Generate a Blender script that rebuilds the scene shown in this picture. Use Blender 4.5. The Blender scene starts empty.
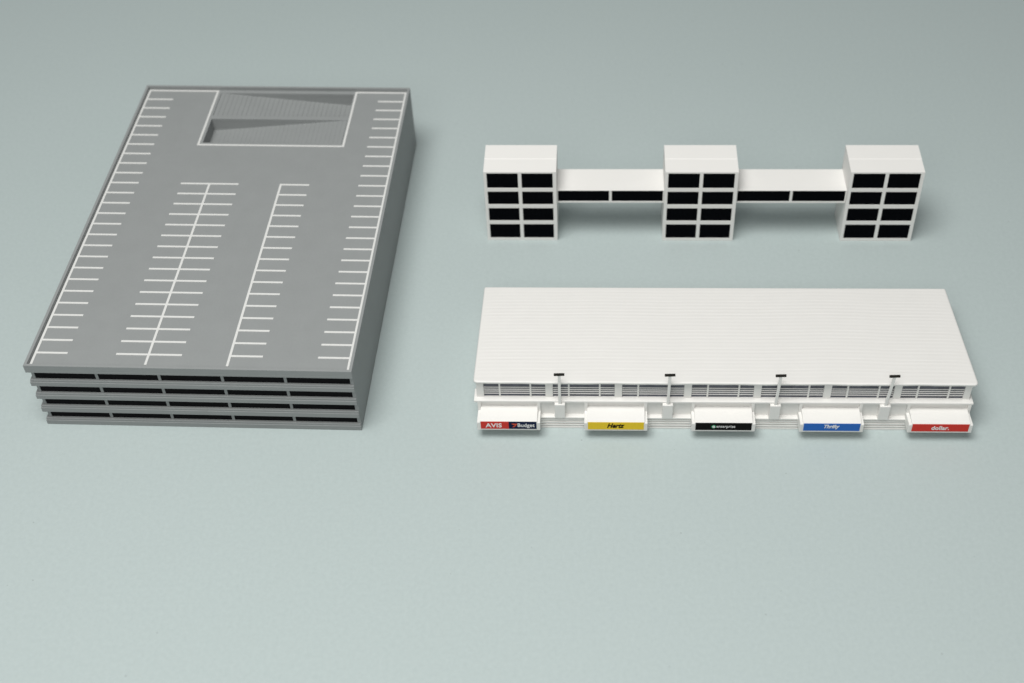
import bpy, bmesh, math, random
from mathutils import Vector, Matrix
random.seed(4)
scene = bpy.context.scene
COL = scene.collection

# ------------------------------------------------------------------ materials
def new_mat(name):
    m = bpy.data.materials.new(name); m.use_nodes = True
    nt = m.node_tree; b = nt.nodes['Principled BSDF']
    return m, nt, b

def printed(name, col, rough, layer=0.035, layer_str=0.25, noise_amt=0.05, grain=0.15, warm=None):
    """printed resin / plastic: fine horizontal layers, a little grain, faint mottling"""
    m, nt, b = new_mat(name)
    L = nt.links.new
    tc = nt.nodes.new('ShaderNodeTexCoord')
    n1 = nt.nodes.new('ShaderNodeTexNoise'); n1.inputs['Scale'].default_value = 1.3; n1.inputs['Detail'].default_value = 6
    L(tc.outputs['Object'], n1.inputs['Vector'])
    n2 = nt.nodes.new('ShaderNodeTexNoise'); n2.inputs['Scale'].default_value = 22; n2.inputs['Detail'].default_value = 4
    L(tc.outputs['Object'], n2.inputs['Vector'])
    mix = nt.nodes.new('ShaderNodeMix'); mix.data_type = 'FLOAT'; mix.inputs['Factor'].default_value = 0.55
    L(n1.outputs['Fac'], mix.inputs['A']); L(n2.outputs['Fac'], mix.inputs['B'])
    ramp = nt.nodes.new('ShaderNodeValToRGB')
    e = ramp.color_ramp.elements
    e[0].position = 0.3; e[1].position = 0.7
    e[0].color = (*[c * (1 - noise_amt) for c in col], 1)
    e[1].color = (*[min(1, c * (1 + noise_amt)) for c in col], 1)
    L(mix.outputs['Result'], ramp.inputs['Fac']); L(ramp.outputs['Color'], b.inputs['Base Color'])
    b.inputs['Roughness'].default_value = rough
    b.inputs['Specular IOR Level'].default_value = 0.35
    # layers along z
    mp = nt.nodes.new('ShaderNodeMapping'); mp.inputs['Scale'].default_value = (0.03, 0.03, 1.0 / layer)
    L(tc.outputs['Object'], mp.inputs['Vector'])
    n3 = nt.nodes.new('ShaderNodeTexNoise'); n3.inputs['Scale'].default_value = 1.0; n3.inputs['Detail'].default_value = 2
    L(mp.outputs['Vector'], n3.inputs['Vector'])
    bp = nt.nodes.new('ShaderNodeBump'); bp.inputs['Strength'].default_value = layer_str; bp.inputs['Distance'].default_value = 0.02
    L(n3.outputs['Fac'], bp.inputs['Height'])
    n4 = nt.nodes.new('ShaderNodeTexNoise'); n4.inputs['Scale'].default_value = 40; n4.inputs['Detail'].default_value = 3
    L(tc.outputs['Object'], n4.inputs['Vector'])
    bp2 = nt.nodes.new('ShaderNodeBump'); bp2.inputs['Strength'].default_value = grain; bp2.inputs['Distance'].default_value = 0.01
    L(n4.outputs['Fac'], bp2.inputs['Height']); L(bp.outputs['Normal'], bp2.inputs['Normal'])
    L(bp2.outputs['Normal'], b.inputs['Normal'])
    return m

def flat(name, col, rough=0.5, spec=0.4, vary=0.06, scale=14):
    m, nt, b = new_mat(name)
    L = nt.links.new
    tc = nt.nodes.new('ShaderNodeTexCoord')
    n = nt.nodes.new('ShaderNodeTexNoise'); n.inputs['Scale'].default_value = scale; n.inputs['Detail'].default_value = 5
    L(tc.outputs['Object'], n.inputs['Vector'])
    r = nt.nodes.new('ShaderNodeValToRGB'); e = r.color_ramp.elements
    e[0].position = .3; e[1].position = .7
    e[0].color = (*[c * (1 - vary) for c in col], 1); e[1].color = (*[min(1, c * (1 + vary)) for c in col], 1)
    L(n.outputs['Fac'], r.inputs['Fac']); L(r.outputs['Color'], b.inputs['Base Color'])
    b.inputs['Roughness'].default_value = rough; b.inputs['Specular IOR Level'].default_value = spec
    return m

def srgb(r, g, b):
    f = lambda c: c / 12.92 if c <= .04045 else ((c + .055) / 1.055) ** 2.4
    return tuple(f(c / 255) for c in (r, g, b))

M = {}
M['white'] = printed('white_resin', (0.80, 0.79, 0.765), 0.55, layer=0.03, layer_str=0.22, noise_amt=0.012, grain=0.12)
M['roof'] = printed('white_roof_resin', (0.80, 0.79, 0.765), 0.55, layer=0.03, layer_str=0.0, noise_amt=0.018, grain=0.14)
M['grey'] = printed('grey_plastic', (0.272, 0.286, 0.286), 0.5, layer=0.055, layer_str=0.6, noise_amt=0.045, grain=0.25)
M['line'] = flat('white_marking_paint', (0.67, 0.675, 0.66), 0.6, 0.3, .04)
M['black'] = flat('black_window_decal', (0.003, 0.0035, 0.0045), 0.9, 0.0, .3)
M['dark'] = flat('opening_shade_paint', (0.006, 0.006, 0.007), 0.8, 0.1, .3)  # near-black colour stands in for shade in the garage gaps
M['glass'] = flat('blue_grey_window_decal', (0.11, 0.115, 0.14), 0.5, 0.3, .3, 3)
M['lampblack'] = flat('black_lamp_paint', (0.012, 0.011, 0.008), 0.6, 0.2, .2)
M['red'] = flat('red_print', srgb(205, 32, 12), 0.45)
M['scarlet'] = flat('scarlet_print', srgb(208, 34, 14), 0.45)
M['navy'] = flat('navy_print', srgb(12, 28, 62), 0.6, .12)
M['yellow'] = flat('yellow_print', srgb(235, 200, 22), 0.5)
M['inkblack'] = flat('black_print', srgb(12, 12, 11), 0.7, .08)
M['blue'] = flat('blue_print', srgb(2, 96, 186), 0.45)
M['green'] = flat('green_print', srgb(20, 140, 90), 0.45)
M['orange'] = flat('orange_print', srgb(205, 70, 30), 0.45)
M['letter'] = flat('white_print', (0.8, 0.8, 0.8), 0.45, .4, .01)

def table_mat():
    m, nt, b = new_mat('pale_sage_table')
    L = nt.links.new
    tc = nt.nodes.new('ShaderNodeTexCoord')
    n1 = nt.nodes.new('ShaderNodeTexNoise'); n1.inputs['Scale'].default_value = 0.035; n1.inputs['Detail'].default_value = 3
    n2 = nt.nodes.new('ShaderNodeTexNoise'); n2.inputs['Scale'].default_value = 6.5; n2.inputs['Detail'].default_value = 8; n2.inputs['Roughness'].default_value = .75
    n3 = nt.nodes.new('ShaderNodeTexNoise'); n3.inputs['Scale'].default_value = 1.1; n3.inputs['Detail'].default_value = 8; n3.inputs['Roughness'].default_value = .6
    for n in (n1, n2, n3): L(tc.outputs['Object'], n.inputs['Vector'])
    r1 = nt.nodes.new('ShaderNodeValToRGB'); e = r1.color_ramp.elements
    e[0].position = .35; e[1].position = .65
    e[0].color = (*TABLE_A, 1); e[1].color = (*TABLE_B, 1)
    L(n1.outputs['Fac'], r1.inputs['Fac'])
    # fine grain
    r2 = nt.nodes.new('ShaderNodeValToRGB'); e = r2.color_ramp.elements
    e[0].position = .25; e[1].position = .75
    e[0].color = (.925, .93, .93, 1); e[1].color = (1.055, 1.05, 1.05, 1)
    L(n2.outputs['Fac'], r2.inputs['Fac'])
    mx = nt.nodes.new('ShaderNodeMix'); mx.data_type = 'RGBA'; mx.blend_type = 'MULTIPLY'; mx.inputs['Factor'].default_value = 1
    L(r1.outputs['Color'], mx.inputs['A']); L(r2.outputs['Color'], mx.inputs['B'])
    # sparse darker specks of dust
    vo = nt.nodes.new('ShaderNodeTexVoronoi'); vo.inputs['Scale'].default_value = 1.6
    L(tc.outputs['Object'], vo.inputs['Vector'])
    lt = nt.nodes.new('ShaderNodeMath'); lt.operation = 'LESS_THAN'; lt.inputs[1].default_value = .05
    L(vo.outputs['Distance'], lt.inputs[0])
    gt = nt.nodes.new('ShaderNodeMath'); gt.operation = 'GREATER_THAN'; gt.inputs[1].default_value = .56
    L(n3.outputs['Fac'], gt.inputs[0])
    ml = nt.nodes.new('ShaderNodeMath'); ml.operation = 'MULTIPLY'
    L(lt.outputs[0], ml.inputs[0]); L(gt.outputs[0], ml.inputs[1])
    ms = nt.nodes.new('ShaderNodeMath'); ms.operation = 'MULTIPLY'; ms.inputs[1].default_value = .32
    L(ml.outputs[0], ms.inputs[0])
    mx2 = nt.nodes.new('ShaderNodeMix'); mx2.data_type = 'RGBA'
    L(ms.outputs[0], mx2.inputs['Factor']); L(mx.outputs['Result'], mx2.inputs['A']); mx2.inputs['B'].default_value = (.12, .13, .13, 1)
    L(mx2.outputs['Result'], b.inputs['Base Color'])
    b.inputs['Roughness'].default_value = .55; b.inputs['Specular IOR Level'].default_value = .3
    bp = nt.nodes.new('ShaderNodeBump'); bp.inputs['Strength'].default_value = .12; bp.inputs['Distance'].default_value = .02
    L(n2.outputs['Fac'], bp.inputs['Height']); L(bp.outputs['Normal'], b.inputs['Normal'])
    return m
TABLE_A = (0.438, 0.508, 0.503)
TABLE_B = (0.450, 0.518, 0.515)
M['table'] = table_mat()

# ------------------------------------------------------------------ mesh helpers
def link(o, parent=None):
    COL.objects.link(o)
    if parent is not None: o.parent = parent
    return o

def obj(name, bm, mat, parent=None, bevel=0.0, recalc=True):
    if recalc: bmesh.ops.recalc_face_normals(bm, faces=bm.faces[:])
    if bevel > 0:
        es = [e for e in bm.edges if len(e.link_faces) == 2 and e.calc_face_angle(0) > math.radians(40)]
        bmesh.ops.bevel(bm, geom=es, offset=bevel, segments=2, profile=.6, affect='EDGES', clamp_overlap=True)
    me = bpy.data.meshes.new(name); bm.to_mesh(me); bm.free()
    me.materials.append(mat)
    return link(bpy.data.objects.new(name, me), parent)

def box(bm, x0, x1, y0, y1, z0, z1):
    v = [bm.verts.new(p) for p in ((x0,y0,z0),(x1,y0,z0),(x1,y1,z0),(x0,y1,z0),(x0,y0,z1),(x1,y0,z1),(x1,y1,z1),(x0,y1,z1))]
    for f in ((0,3,2,1),(4,5,6,7),(0,1,5,4),(1,2,6,5),(2,3,7,6),(3,0,4,7)): bm.faces.new([v[i] for i in f])
    return v

def boxes(*bs):
    bm = bmesh.new()
    for b in bs: box(bm, *b)
    return bm

def prism_x(bm, x0, x1, prof):
    """polygon in (y, z) drawn out along x"""
    a = [bm.verts.new((x0, y, z)) for y, z in prof]; b = [bm.verts.new((x1, y, z)) for y, z in prof]
    n = len(prof)
    bm.faces.new(a); bm.faces.new(b[::-1])
    for i in range(n): bm.faces.new((a[i], b[i], b[(i+1) % n], a[(i+1) % n]))

def recessed(u0, u1, v0, v1, w0, w1, holes, depth, place):
    """closed box (u, v, w) whose w0 face has rectangular pockets; place maps (u,v,w) to xyz"""
    bm = bmesh.new()
    us = sorted({u0, u1, *[h[0] for h in holes], *[h[1] for h in holes]})
    vs = sorted({v0, v1, *[h[2] for h in holes], *[h[3] for h in holes]})
    cache = {}
    def V(u, v, w):
        k = (round(u, 5), round(v, 5), round(w, 5))
        if k not in cache: cache[k] = bm.verts.new(place(u, v, w))
        return cache[k]
    def inside(a, b, c, d):
        return any(h[0] - 1e-6 <= a and b <= h[1] + 1e-6 and h[2] - 1e-6 <= c and d <= h[3] + 1e-6 for h in holes)
    for a, b in zip(us, us[1:]):
        for c, d in zip(vs, vs[1:]):
            w = w0 + depth if inside(a, b, c, d) else w0
            bm.faces.new((V(a,c,w), V(b,c,w), V(b,d,w), V(a,d,w)))
    for h in holes:
        a, b, c, d = h
        hu = [u for u in us if a - 1e-6 <= u <= b + 1e-6]; hv = [v for v in vs if c - 1e-6 <= v <= d + 1e-6]
        for p, q in zip(hu, hu[1:]):
            for vv in (c, d): bm.faces.new((V(p,vv,w0), V(q,vv,w0), V(q,vv,w0+depth), V(p,vv,w0+depth)))
        for p, q in zip(hv, hv[1:]):
            for uu in (a, b): bm.faces.new((V(uu,p,w0), V(uu,q,w0), V(uu,q,w0+depth), V(uu,p,w0+depth)))
    for p, q in zip(us, us[1:]):
        for vv in (v0, v1): bm.faces.new((V(p,vv,w0), V(q,vv,w0), V(q,vv,w1), V(p,vv,w1)))
        for r, s in zip(vs, vs[1:]):
            if w0 + depth > w1 and inside(p, q, r, s): continue
            bm.faces.new((V(p,r,w1), V(q,r,w1), V(q,s,w1), V(p,s,w1)))
    for p, q in zip(vs, vs[1:]):
        for uu in (u0, u1): bm.faces.new((V(uu,p,w0), V(uu,q,w0), V(uu,q,w1), V(uu,p,w1)))
    return bm
front = lambda u, v, w: (u, w, v)          # pockets in the face looking at -y
def topface(ztop): return lambda u, v, w: (u, v, ztop - w)

def thing(name, label, cat, loc, rot):
    o = bpy.data.objects.new(name, None); link(o)
    o.empty_display_size = .5
    o.location = loc; o.rotation_euler = (0, 0, rot)
    o['label'] = label; o['category'] = cat
    return o

def lettering(parent, text, cx, cz, w, h, y, mat, shear=0.0, fat=0.0, name='lettering', thick=.006):
    """raised lettering on a front (-y) face, fitted to w x h"""
    cu = bpy.data.curves.new('lettering', 'FONT'); cu.body = text; cu.size = 1
    cu.shear = shear; cu.offset = fat; cu.extrude = .01; cu.resolution_u = 3
    t = bpy.data.objects.new('lettering_curve', cu); COL.objects.link(t)
    bpy.context.view_layer.update()
    dg = bpy.context.evaluated_depsgraph_get()
    me = bpy.data.meshes.new_from_object(t.evaluated_get(dg))
    bpy.data.objects.remove(t, do_unlink=True); bpy.data.curves.remove(cu)
    xs = [v.co.x for v in me.vertices]; ys = [v.co.y for v in me.vertices]; zs = [v.co.z for v in me.vertices]
    x0, x1, y0, y1, z0, z1 = min(xs), max(xs), min(ys), max(ys), min(zs), max(zs)
    for v in me.vertices:
        a = (v.co.x - x0) / (x1 - x0) - .5; b = (v.co.y - y0) / (y1 - y0) - .5; c = (v.co.z - z0) / (z1 - z0)
        v.co = (cx + a * w, y - c * thick, cz + b * h)
    me.materials.clear(); me.materials.append(mat); me.name = name
    return link(bpy.data.objects.new(name, me), parent)

Z0 = .004
# ------------------------------------------------------------------ table
bm = bmesh.new()
v = [bm.verts.new(p) for p in ((-220,-120,0),(220,-120,0),(220,260,0),(-220,260,0))]
bm.faces.new(v)
tb = obj('table', bm, M['table']); tb['kind'] = 'structure'

# ------------------------------------------------------------------ parking garage
GW, GD, GH = 11.504, 16.9, 3.056
G = thing('parking_garage_model', 'grey scale model of a multi-storey parking garage with white stall markings on its roof deck',
          'garage model', (-18.682, 32.928, Z0), -.05848)
ZF = GH - .16                                     # roof deck level inside the parapet
ZB = 2.713
holes = [(3.30, 9.10, 13.06, 14.72), (3.30, 9.10, 14.95, 16.60)]
deck = obj('roof_deck', recessed(0, GW, 0, GD, 0, ZF - ZB, holes, .66, topface(ZF)), M['grey'], G)
t = .1
rim = boxes((0, GW, 0, t, ZF, GH), (0, GW, GD - t, GD, ZF, GH), (0, t, t, GD - t, ZF, GH), (GW - t, GW, t, GD - t, ZF, GH))
obj('parapet', rim, M['grey'], deck)
# the two ramps, printed in visible steps
def ramp_bm(y0, y1, down_right, n=30, drop=.60):
    bm = bmesh.new()
    x0, x1 = 3.302, 9.098
    prof = []
    for i in range(n):
        k = i if down_right else n - 1 - i
        z = ZF - .004 - drop * (k + .5) / n
        prof += [(x0 + (x1 - x0) * (i + .06) / n, z), (x0 + (x1 - x0) * (i + .94) / n, z)]
    a = [bm.verts.new((x, y0 + .002, z)) for x, z in prof]; b = [bm.verts.new((x, y1 - .002, z)) for x, z in prof]
    a0, a1 = bm.verts.new((x0, y0 + .002, ZF - .65)), bm.verts.new((x1, y0 + .002, ZF - .65))
    b0, b1 = bm.verts.new((x0, y1 - .002, ZF - .65)), bm.verts.new((x1, y1 - .002, ZF - .65))
    for i in range(len(prof) - 1): bm.faces.new((a[i], a[i+1], b[i+1], b[i]))
    bm.faces.new([a0, a1] + a[::-1]); bm.faces.new([b0, b1] + b[::-1])
    bm.faces.new((a0, a[0], b[0], b0)); bm.faces.new((a1, a[-1], b[-1], b1)); bm.faces.new((a0, a1, b1, b0))
    return bm
for (y0, y1, dr) in ((13.06, 14.72, False), (14.95, 16.60, True)):
    obj('ramp', ramp_bm(y0, y1, dr), M['grey'], deck)
# white markings: raised lines about 1 mm wide
LW, LT = .088, .014
zl0, zl1 = ZF + .001, ZF + LT
def hline(x0, x1, y): return (x0, x1, y - LW / 2, y + LW / 2, zl0, zl1)
def vline(x, y0, y1): return (x - LW / 2, x + LW / 2, y0, y1, zl0 + .0005, zl1 + .0007)
P0, DP = .80, .6365
rows = [P0 + DP * i for i in range(25)]
def clean(v): return [v]
jit = lambda: random.uniform(-.012, .012)
ln = [vline(.165, .1, 16.72 + LW/2)] + [hline(.165, 1.31 + jit(), y) for y in rows]
obj('stall_lines', boxes(*ln), M['line'], G)
ln = [vline(11.335, .1, 16.72 + LW/2)] + [hline(10.205 + jit(), 11.335, y) for y in rows]
obj('stall_lines', boxes(*ln), M['line'], G)
ln = [vline(4.2, .3, rows[15] + LW/2)] + [hline(3.045 + jit(), 5.38 + jit(), y) for y in rows[:16]]
obj('stall_lines', boxes(*ln), M['line'], G)
ln = [vline(7.085, .3, rows[15] + LW/2)] + [hline(7.085, 8.24 + jit(), y) for y in rows[:16]]
obj('stall_lines', boxes(*ln), M['line'], G)
ln = [hline(.165, 3.145, 16.72), vline(3.145, 12.90 - LW/2, 16.72 + LW/2), hline(3.145, 9.195, 12.90), vline(9.195, 12.90 - LW/2, 16.72 + LW/2),
      hline(9.195, 11.335, 16.72)]
ln = [(a, b, c, d, e + .001, f + .0015) for a, b, c, d, e, f in ln]
obj('ramp_outline', boxes(*ln), M['line'], G)
# floor slabs below the deck, posts, and openings backed with painted shade
levels = [(0, .30), (.663, .965), (1.345, 1.63), (2.018, 2.31)]
for z0, z1 in levels:
    obj('floor_slab', boxes((0.002, GW - .005, 0.001, GD - .002, z0, z1 - .09), (0.022, GW - .012, 0.024, GD - .02, z1 - .10, z1)), M['grey'], G, bevel=.012)
obj('dark_core', boxes((.14, GW - .11, .13, 12.9, .02, ZB + .02), (.143, GW - .113, 12.9, GD - .14, .02, 2.15)), M['dark'], G)  # solid dark block painted as the shade of the hollow storeys
obj('side_wall', boxes((GW - .13, GW, .085, GD, 0, ZB)), M['grey'], G, bevel=.012)
gaps = [(.30, .663), (.965, 1.345), (1.63, 2.018), (2.31, 2.713)]
px = [.17, 2.43, 4.65, 6.88, 9.10]
for z0, z1 in gaps:
    for x in px:
        obj('post', boxes((x - .05, x + .05, .1, .2, z0 - .02, z1 + .02)), M['grey'], G)
    for k in range(1, 8):
        y = .17 + (GD - .34) * k / 7
        obj('post', boxes((.085, .2, y - .055, y + .055, z0 - .02, z1 + .02)), M['grey'], G)

# ------------------------------------------------------------------ three towers joined by two bridges
T = thing('tower_and_skybridge_model', 'white scale model of three square towers with black windows joined by two raised bridges',
          'building model', (-2.8733, 42.517, Z0), -.03889)
tw, td, th = 2.8885, 1.7366, 3.554
pc = [(.125, 1.365), (1.505, 2.745)]
pr = [(.14, .865), (1.06, 1.71), (1.91, 2.562), (2.75, 3.478)]
X2, X3 = 7.192, 14.4616
for X in (0, X2, X3):
    hs = [(X + a, X + b, c, d) for a, b in pc for c, d in pr]
    bm = recessed(X, X + tw, 0, th, 0, td, hs, .032, front)
    tower = obj('tower', bm, M['white'], T, bevel=.01)
    bm = bmesh.new(); prism_x(bm, X + .004, X + tw - .004, [(.835, th), (.855, th + .013), (td - .004, th + .013), (td - .004, th)])
    obj('roof_panel', bm, M['white'], tower)
    for a, b, c, d in hs:
        e = .006
        obj('window_pane', boxes((a + e, b - e, .012, .034, c + e, d - e)), M['black'], tower)
for x0, x1 in ((tw, X2), (X2 + tw, X3)):
    xm = (x0 + x1) / 2
    hs = [(x0 + .045, xm - .055, 1.925, 2.452), (xm + .055, x1 - .045, 1.925, 2.452)]
    br = obj('skybridge', recessed(x0 + .001, x1 - .001, 1.84, 2.485, .19, 1.56, hs, .032, front), M['white'], T, bevel=.01)
    for a, b, c, d in hs:
        obj('window_pane', boxes((a + .005, b - .005, .202, .224, c + .005, d - .005)), M['black'], br)

# ------------------------------------------------------------------ rental hall
R = thing('rental_hall_model', 'white scale model of a long low hall with five awnings bearing coloured signs',
          'building model', (-3.0155, 32.460, Z0), -.0396)
RW, RD, RF, RB = 17.56, 5.742, 2.2, 1.3795
slope = (RF - RB) / RD
def roof_bm():
    bm = bmesh.new()
    r = .16
    xs = [0, .012, .035, .07, .11, .16, .3, .6] + [.6 + (RW - 1.2) * i / 42 for i in range(1, 42)] + [RW - q for q in (.6, .3, .16, .11, .07, .035, .012, 0)]
    p = .205; n = int(RD / p); sub = 6
    ys = [0, .012, .03, .06, .1] + [.1 + (RD - .16) * i / (n * sub) for i in range(1, n * sub + 1)] + [RD - .03, RD - .01, RD]
    def yf(x):
        q = min(x, RW - x)
        return 0 if q >= r else r - math.sqrt(max(0, r * r - (r - q) ** 2))
    rows_t, rows_b = [], []
    rnd = random.Random(9)
    amp_row = [rnd.uniform(.0012, .0048) for _ in range(40)]
    bay = [rnd.uniform(-.035, .035) for _ in range(12)]
    for x in xs:
        q = min(x, RW - x); f = yf(x)
        edge = .05 * max(0, 1 - q / .05) ** 2
        top, bot = [], []
        ph = bay[int(x / 2.43)] + .04 * math.sin(x * .9) + .10 * max(0, 1 - q / 1.3) ** 2
        for y in ys:
            yy = max(y, f); yy = min(yy, RD - .5 * f)
            ey = .035 * max(0, 1 - (yy - f) / .05) ** 2 + .02 * max(0, 1 - (RD - yy) / .04) ** 2
            s = ((yy + ph) / p) % 1.0
            amp = min(1, (yy) / .25, (RD - yy) / .2, q / .12)
            wave = amp_row[int((yy + ph) / p) % 40] * (.65 + .35 * math.sin(x * 2.1 + 3 * int((yy + ph) / p))) * math.cos(2 * math.pi * s) * max(0, amp)
            dish = -.012 * math.exp(-((q - 1.0) / .5) ** 2)
            wob = (.011 * math.sin(x * 1.7) + .008 * math.sin(x * 4.1 + 1)) * math.exp(-yy / .2)
            edge_z = edge * .4 + wob
            wave += wob
            top.append(bm.verts.new((x, yy, RF - slope * yy - edge - ey + wave + dish * min(1, max(0, amp)))))
            bot.append(bm.verts.new((x, yy, RF - .105 - slope * yy + edge_z)))
        rows_t.append(top); rows_b.append(bot)
    for a, b in zip(rows_t, rows_t[1:]):
        for j in range(len(ys) - 1): bm.faces.new((a[j], b[j], b[j+1], a[j+1]))
    for a, b in zip(rows_b, rows_b[1:]):
        for j in range(len(ys) - 1): bm.faces.new((a[j], a[j+1], b[j+1], b[j]))
    for i in range(len(xs) - 1):
        bm.faces.new((rows_b[i][0], rows_b[i+1][0], rows_t[i+1][0], rows_t[i][0]))
        bm.faces.new((rows_b[i][-1], rows_t[i][-1], rows_t[i+1][-1], rows_b[i+1][-1]))
    for i in (0, -1):
        for j in range(len(ys) - 1): bm.faces.new((rows_b[i][j], rows_b[i][j+1], rows_t[i][j+1], rows_t[i][j]))
    bmesh.ops.remove_doubles(bm, verts=bm.verts[:], dist=1e-5)
    bmesh.ops.dissolve_degenerate(bm, edges=bm.edges[:], dist=1e-6)
    for f in bm.faces: f.smooth = True
    return bm
roof = obj('roof', roof_bm(), M['roof'], R); roof.location.x = -.055

# upper storey: wall with seven ribbon windows
YW = .10
bays = [(.284 + 2.441 * k, .284 + 2.441 * k + 2.178) for k in range(7)]
hs = [(a, b, 1.335, 2.02) for a, b in bays]
bm = recessed(.03, 17.34, 1.30, 2.09, YW, 5.6, hs, .07, front)
for v in bm.verts:
    if v.co.z > 2.05 and v.co.y > 1: v.co.z = RF - slope * 5.6 - .106
    if v.co.y > 5 and 1.25 < v.co.z < 2.05: v.co.z = min(v.co.z, RF - slope * 5.6 - .106) - (.02 if v.co.z > 1.29 else 0)
# simple clean solid for the back half instead of the warped grid
bm.free()
bm = recessed(.03, 17.34, 1.30, 2.082, YW, .6, hs, .07, front)
for v in bm.verts:
    if v.co.z > 2.05 and v.co.y > .5: v.co.z = 2.02
obj('upper_wall', bm, M['white'], R)
bm = bmesh.new()
prism_x(bm, .034, 17.336, [(.55, 0), (5.58, 0), (5.58, RF - slope * 5.58 - .11), (.55, RF - slope * .55 - .112)])
obj('hall_body', bm, M['white'], R)
for a, b in bays:
    w = obj('ribbon_window', boxes((a + .004, b - .004, YW + .045, YW + .066, 1.34, 2.015)), M['glass'], R)
    # two uprights
    for u in (a + .535, a + 1.625):
        obj('mullion', boxes((u, u + .06, YW + .004, YW + .05, 1.338, 2.017)), M['white'], w)
    for zc, hh in ((1.475, .013), (1.585, .015), (1.685, .015), (1.79, .013)):
        obj('blind_slat', boxes((a + .006, b - .006, YW + .02, YW + .046, zc - hh, zc + hh)), M['white'], w)
# ledge, lower wall, louvred base
obj('ledge', boxes((-.07, 17.47, -.095, .5, 1.235, 1.322)), M['white'], R, bevel=.02)
YP = .01
lw = boxes((.05, 17.38, YP, .6, 0, 1.24))
obj('lower_wall', lw, M['white'], R)
lv = [(.04, 17.385, -.175, 0.05, .49, .545)]
for i, zc in enumerate((.405, .285, .165, .05)):
    lv.append((.045 - .001 * i, 17.375 + .001 * i, -.155 - .012 * i, -.0, zc - .048, zc + .012))
lv.append((.05, 17.37, -.095, .05, 0.0, .5))
obj('louvred_base', boxes(*lv), M['white'], R)

# awnings with sign bands
signs = ['split', 'yellow', 'black', 'blue', 'red']
AL = ['white awning with a sign band half red and half navy', 'white awning with a yellow sign band and black lettering',
      'white awning with a black sign band and a green emblem', 'white awning with a blue sign band and white lettering',
      'white awning with a plain red sign band and white lettering']
YA = -.70
for k in range(5):
    cx = 1.165 + 3.787 * k
    hw = .995
    bm = bmesh.new()
    prism_x(bm, cx - hw - .02, cx + hw + .02, [(.03, .46), (YA, .45), (YA, .905), (YA + .02, .925), (-.30, .955), (.03, .967)])
    aw = obj('awning', bm, M['white'], R, bevel=.012); aw['label'] = AL[k]
    for s in (-1, 1):
        xa, xb = sorted((cx + s * (hw + .005), cx + s * (hw + .12)))
        bm = bmesh.new()
        prism_x(bm, xa, xb, [(.03, .40), (-.2, .41), (YA + .03, .435), (YA - .003, .46), (YA - .003, .84), (YA + .03, .87), (-.092, .80), (-.092, 1.236), (.03, 1.236)])
        obj('bracket', bm, M['white'], aw, bevel=.012)
    zs, ze = .53, .90; y0, y1 = YA - .012, YA + .02
    zc = (zs + ze) / 2; yt = y0 - .0005
    xl, xr = cx - hw + .01, cx + hw - .01
    kind = signs[k]
    if kind == 'split':
        obj('sign_band', boxes((xl, cx + .005, y0, y1, zs, ze)), M['red'], aw)['label'] = 'red sign band'
        obj('sign_band', boxes((cx + .005, xr, y0, y1, zs, ze)), M['navy'], aw)['label'] = 'navy sign band'
        lettering(aw, 'AVIS', cx - .53, zc - .0, .58, .215, yt, M['letter'], 0, .02)
        lettering(aw, 'Budget', cx + .62, zc - .015, .60, .24, yt, M['letter'], 0, .012)
        bm = bmesh.new()
        for q in (((.10, .09), (.30, .09), (.30, .03), (.16, .03)), ((.22, .01), (.28, .01), (.19, -.09), (.13, -.09))):
            a = [bm.verts.new((cx + u, yt - .006, zc + w)) for u, w in q]; b_ = [bm.verts.new((cx + u, yt, zc + w)) for u, w in q]
            bm.faces.new(a); bm.faces.new(b_[::-1])
            for i in range(4): bm.faces.new((a[i], b_[i], b_[(i+1) % 4], a[(i+1) % 4]))
        obj('emblem', bm, M['orange'], aw)
    else:
        obj('sign_band', boxes((xl, xr, y0, y1, zs, ze)), M[{'yellow': 'yellow', 'black': 'inkblack', 'blue': 'blue', 'red': 'scarlet'}[kind]], aw)
        if kind == 'yellow': lettering(aw, 'Hertz', cx + .0, zc + .02, .62, .24, yt, M['inkblack'], .35, .035)
        if kind == 'blue': lettering(aw, 'Thrifty', cx - .0, zc + .02, .54, .235, yt, M['letter'], .3, .03)
        if kind == 'red': lettering(aw, 'dollar.', cx + .0, zc + .0, .62, .20, yt, M['letter'], 0, .025)
        if kind == 'black':
            lettering(aw, 'enterprise', cx + .08, zc - .01, .66, .17, yt, M['letter'], 0, .0)
            bm = bmesh.new()
            bmesh.ops.create_cone(bm, cap_ends=True, segments=20, radius1=.085, radius2=.085, depth=.008,
                                  matrix=Matrix.Translation((cx - .345, yt, zc)) @ Matrix.Rotation(math.pi/2, 4, 'X'))
            obj('emblem', bm, M['green'], aw)
            lettering(aw, 'e', cx - .345, zc, .10, .10, yt - .006, M['letter'], 0, .02)

# twin-headed street lamps on pedestals
for x, lean in ((2.97, 0), (6.78, .02), (10.56, .05), (14.40, .10)):
    bm = boxes((x - .05, x + .05, -.165, -.10, 1.2, 2.70))
    for v in bm.verts:
        if v.co.z > 2: v.co.x += lean
    lp = obj('street_lamp', bm, M['white'], R, bevel=.012)
    obj('pedestal', boxes((x - .185, x + .185, -.21, .02, .55, 1.245)), M['white'], lp, bevel=.02)
    x += lean
    bm = boxes((x - .185, x + .185, -.175, -.095, 2.70, 2.775))
    for v in bm.verts:
        if v.co.x < x: v.co.z -= .015
    obj('lamp_arm', bm, M['lampblack'], lp, bevel=.015)

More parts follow.
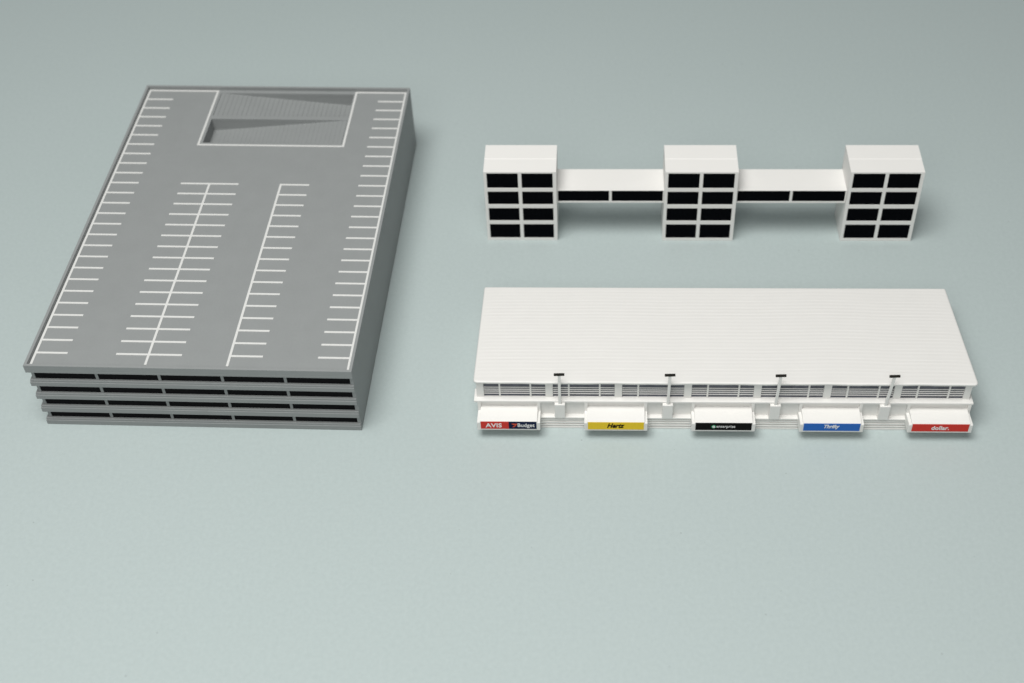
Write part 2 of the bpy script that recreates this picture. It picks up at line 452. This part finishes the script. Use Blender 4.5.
# ------------------------------------------------------------------ camera
pitch, roll, fpx, hcam, sx, sy = 0.7869369766, -0.0236990694, 1357.571, 36.8585209, 47.7107, -4.0579
cp, sp = math.cos(pitch), math.sin(pitch); cr, sr = math.cos(roll), math.sin(roll)
r0 = Vector((1, 0, 0)); u0 = Vector((0, sp, cp)); fw = Vector((0, cp, -sp))
rr = cr * r0 + sr * u0; uu = -sr * r0 + cr * u0
cam = bpy.data.cameras.new('camera'); co = bpy.data.objects.new('camera', cam); COL.objects.link(co)
m = Matrix.Identity(4)
for i in range(3): m[i][0], m[i][1], m[i][2] = rr[i], uu[i], -fw[i]
m.translation = Vector((0, 0, hcam))
co.matrix_world = m
cam.sensor_width = 36; cam.lens = 36 * fpx / 1024
cam.shift_x = -sx / 1024; cam.shift_y = sy / 1024
cam.clip_start = .1; cam.clip_end = 2000
cam.dof.use_dof = True; cam.dof.focus_distance = 36.5; cam.dof.aperture_fstop = .105
fd = Vector((6, 33.5, 1)) - Vector((0, 0, hcam)); cam.dof.focus_distance = fd.dot(fw)
scene.camera = co

# ------------------------------------------------------------------ light
w = bpy.data.worlds.new('World'); scene.world = w; w.use_nodes = True
bg = w.node_tree.nodes['Background']; bg.inputs['Color'].default_value = (.93, .98, 1, 1); bg.inputs['Strength'].default_value = WORLD = .135
def area(name, loc, target, size, sizey, power, col):
    l = bpy.data.lights.new(name, 'AREA'); l.shape = 'RECTANGLE'; l.size = size; l.size_y = sizey; l.energy = power; l.color = col
    o = bpy.data.objects.new(name, l); COL.objects.link(o); o.location = loc
    o.rotation_euler = (Vector(target) - Vector(loc)).to_track_quat('-Z', 'Y').to_euler()
    return o
area('softbox_lamp', (-15, 15, 92), (-2, 37, 0), 56, 46, 84000, (1, .99, .965))
area('front_fill_light', (-10, -16, 50), (0, 38, 0), 40, 24, 11000, (1, .99, .965))  # added fill, brightens the front faces

scene.view_settings.view_transform = 'Standard'; scene.view_settings.look = 'None'
scene.view_settings.exposure = 0; scene.view_settings.gamma = 1
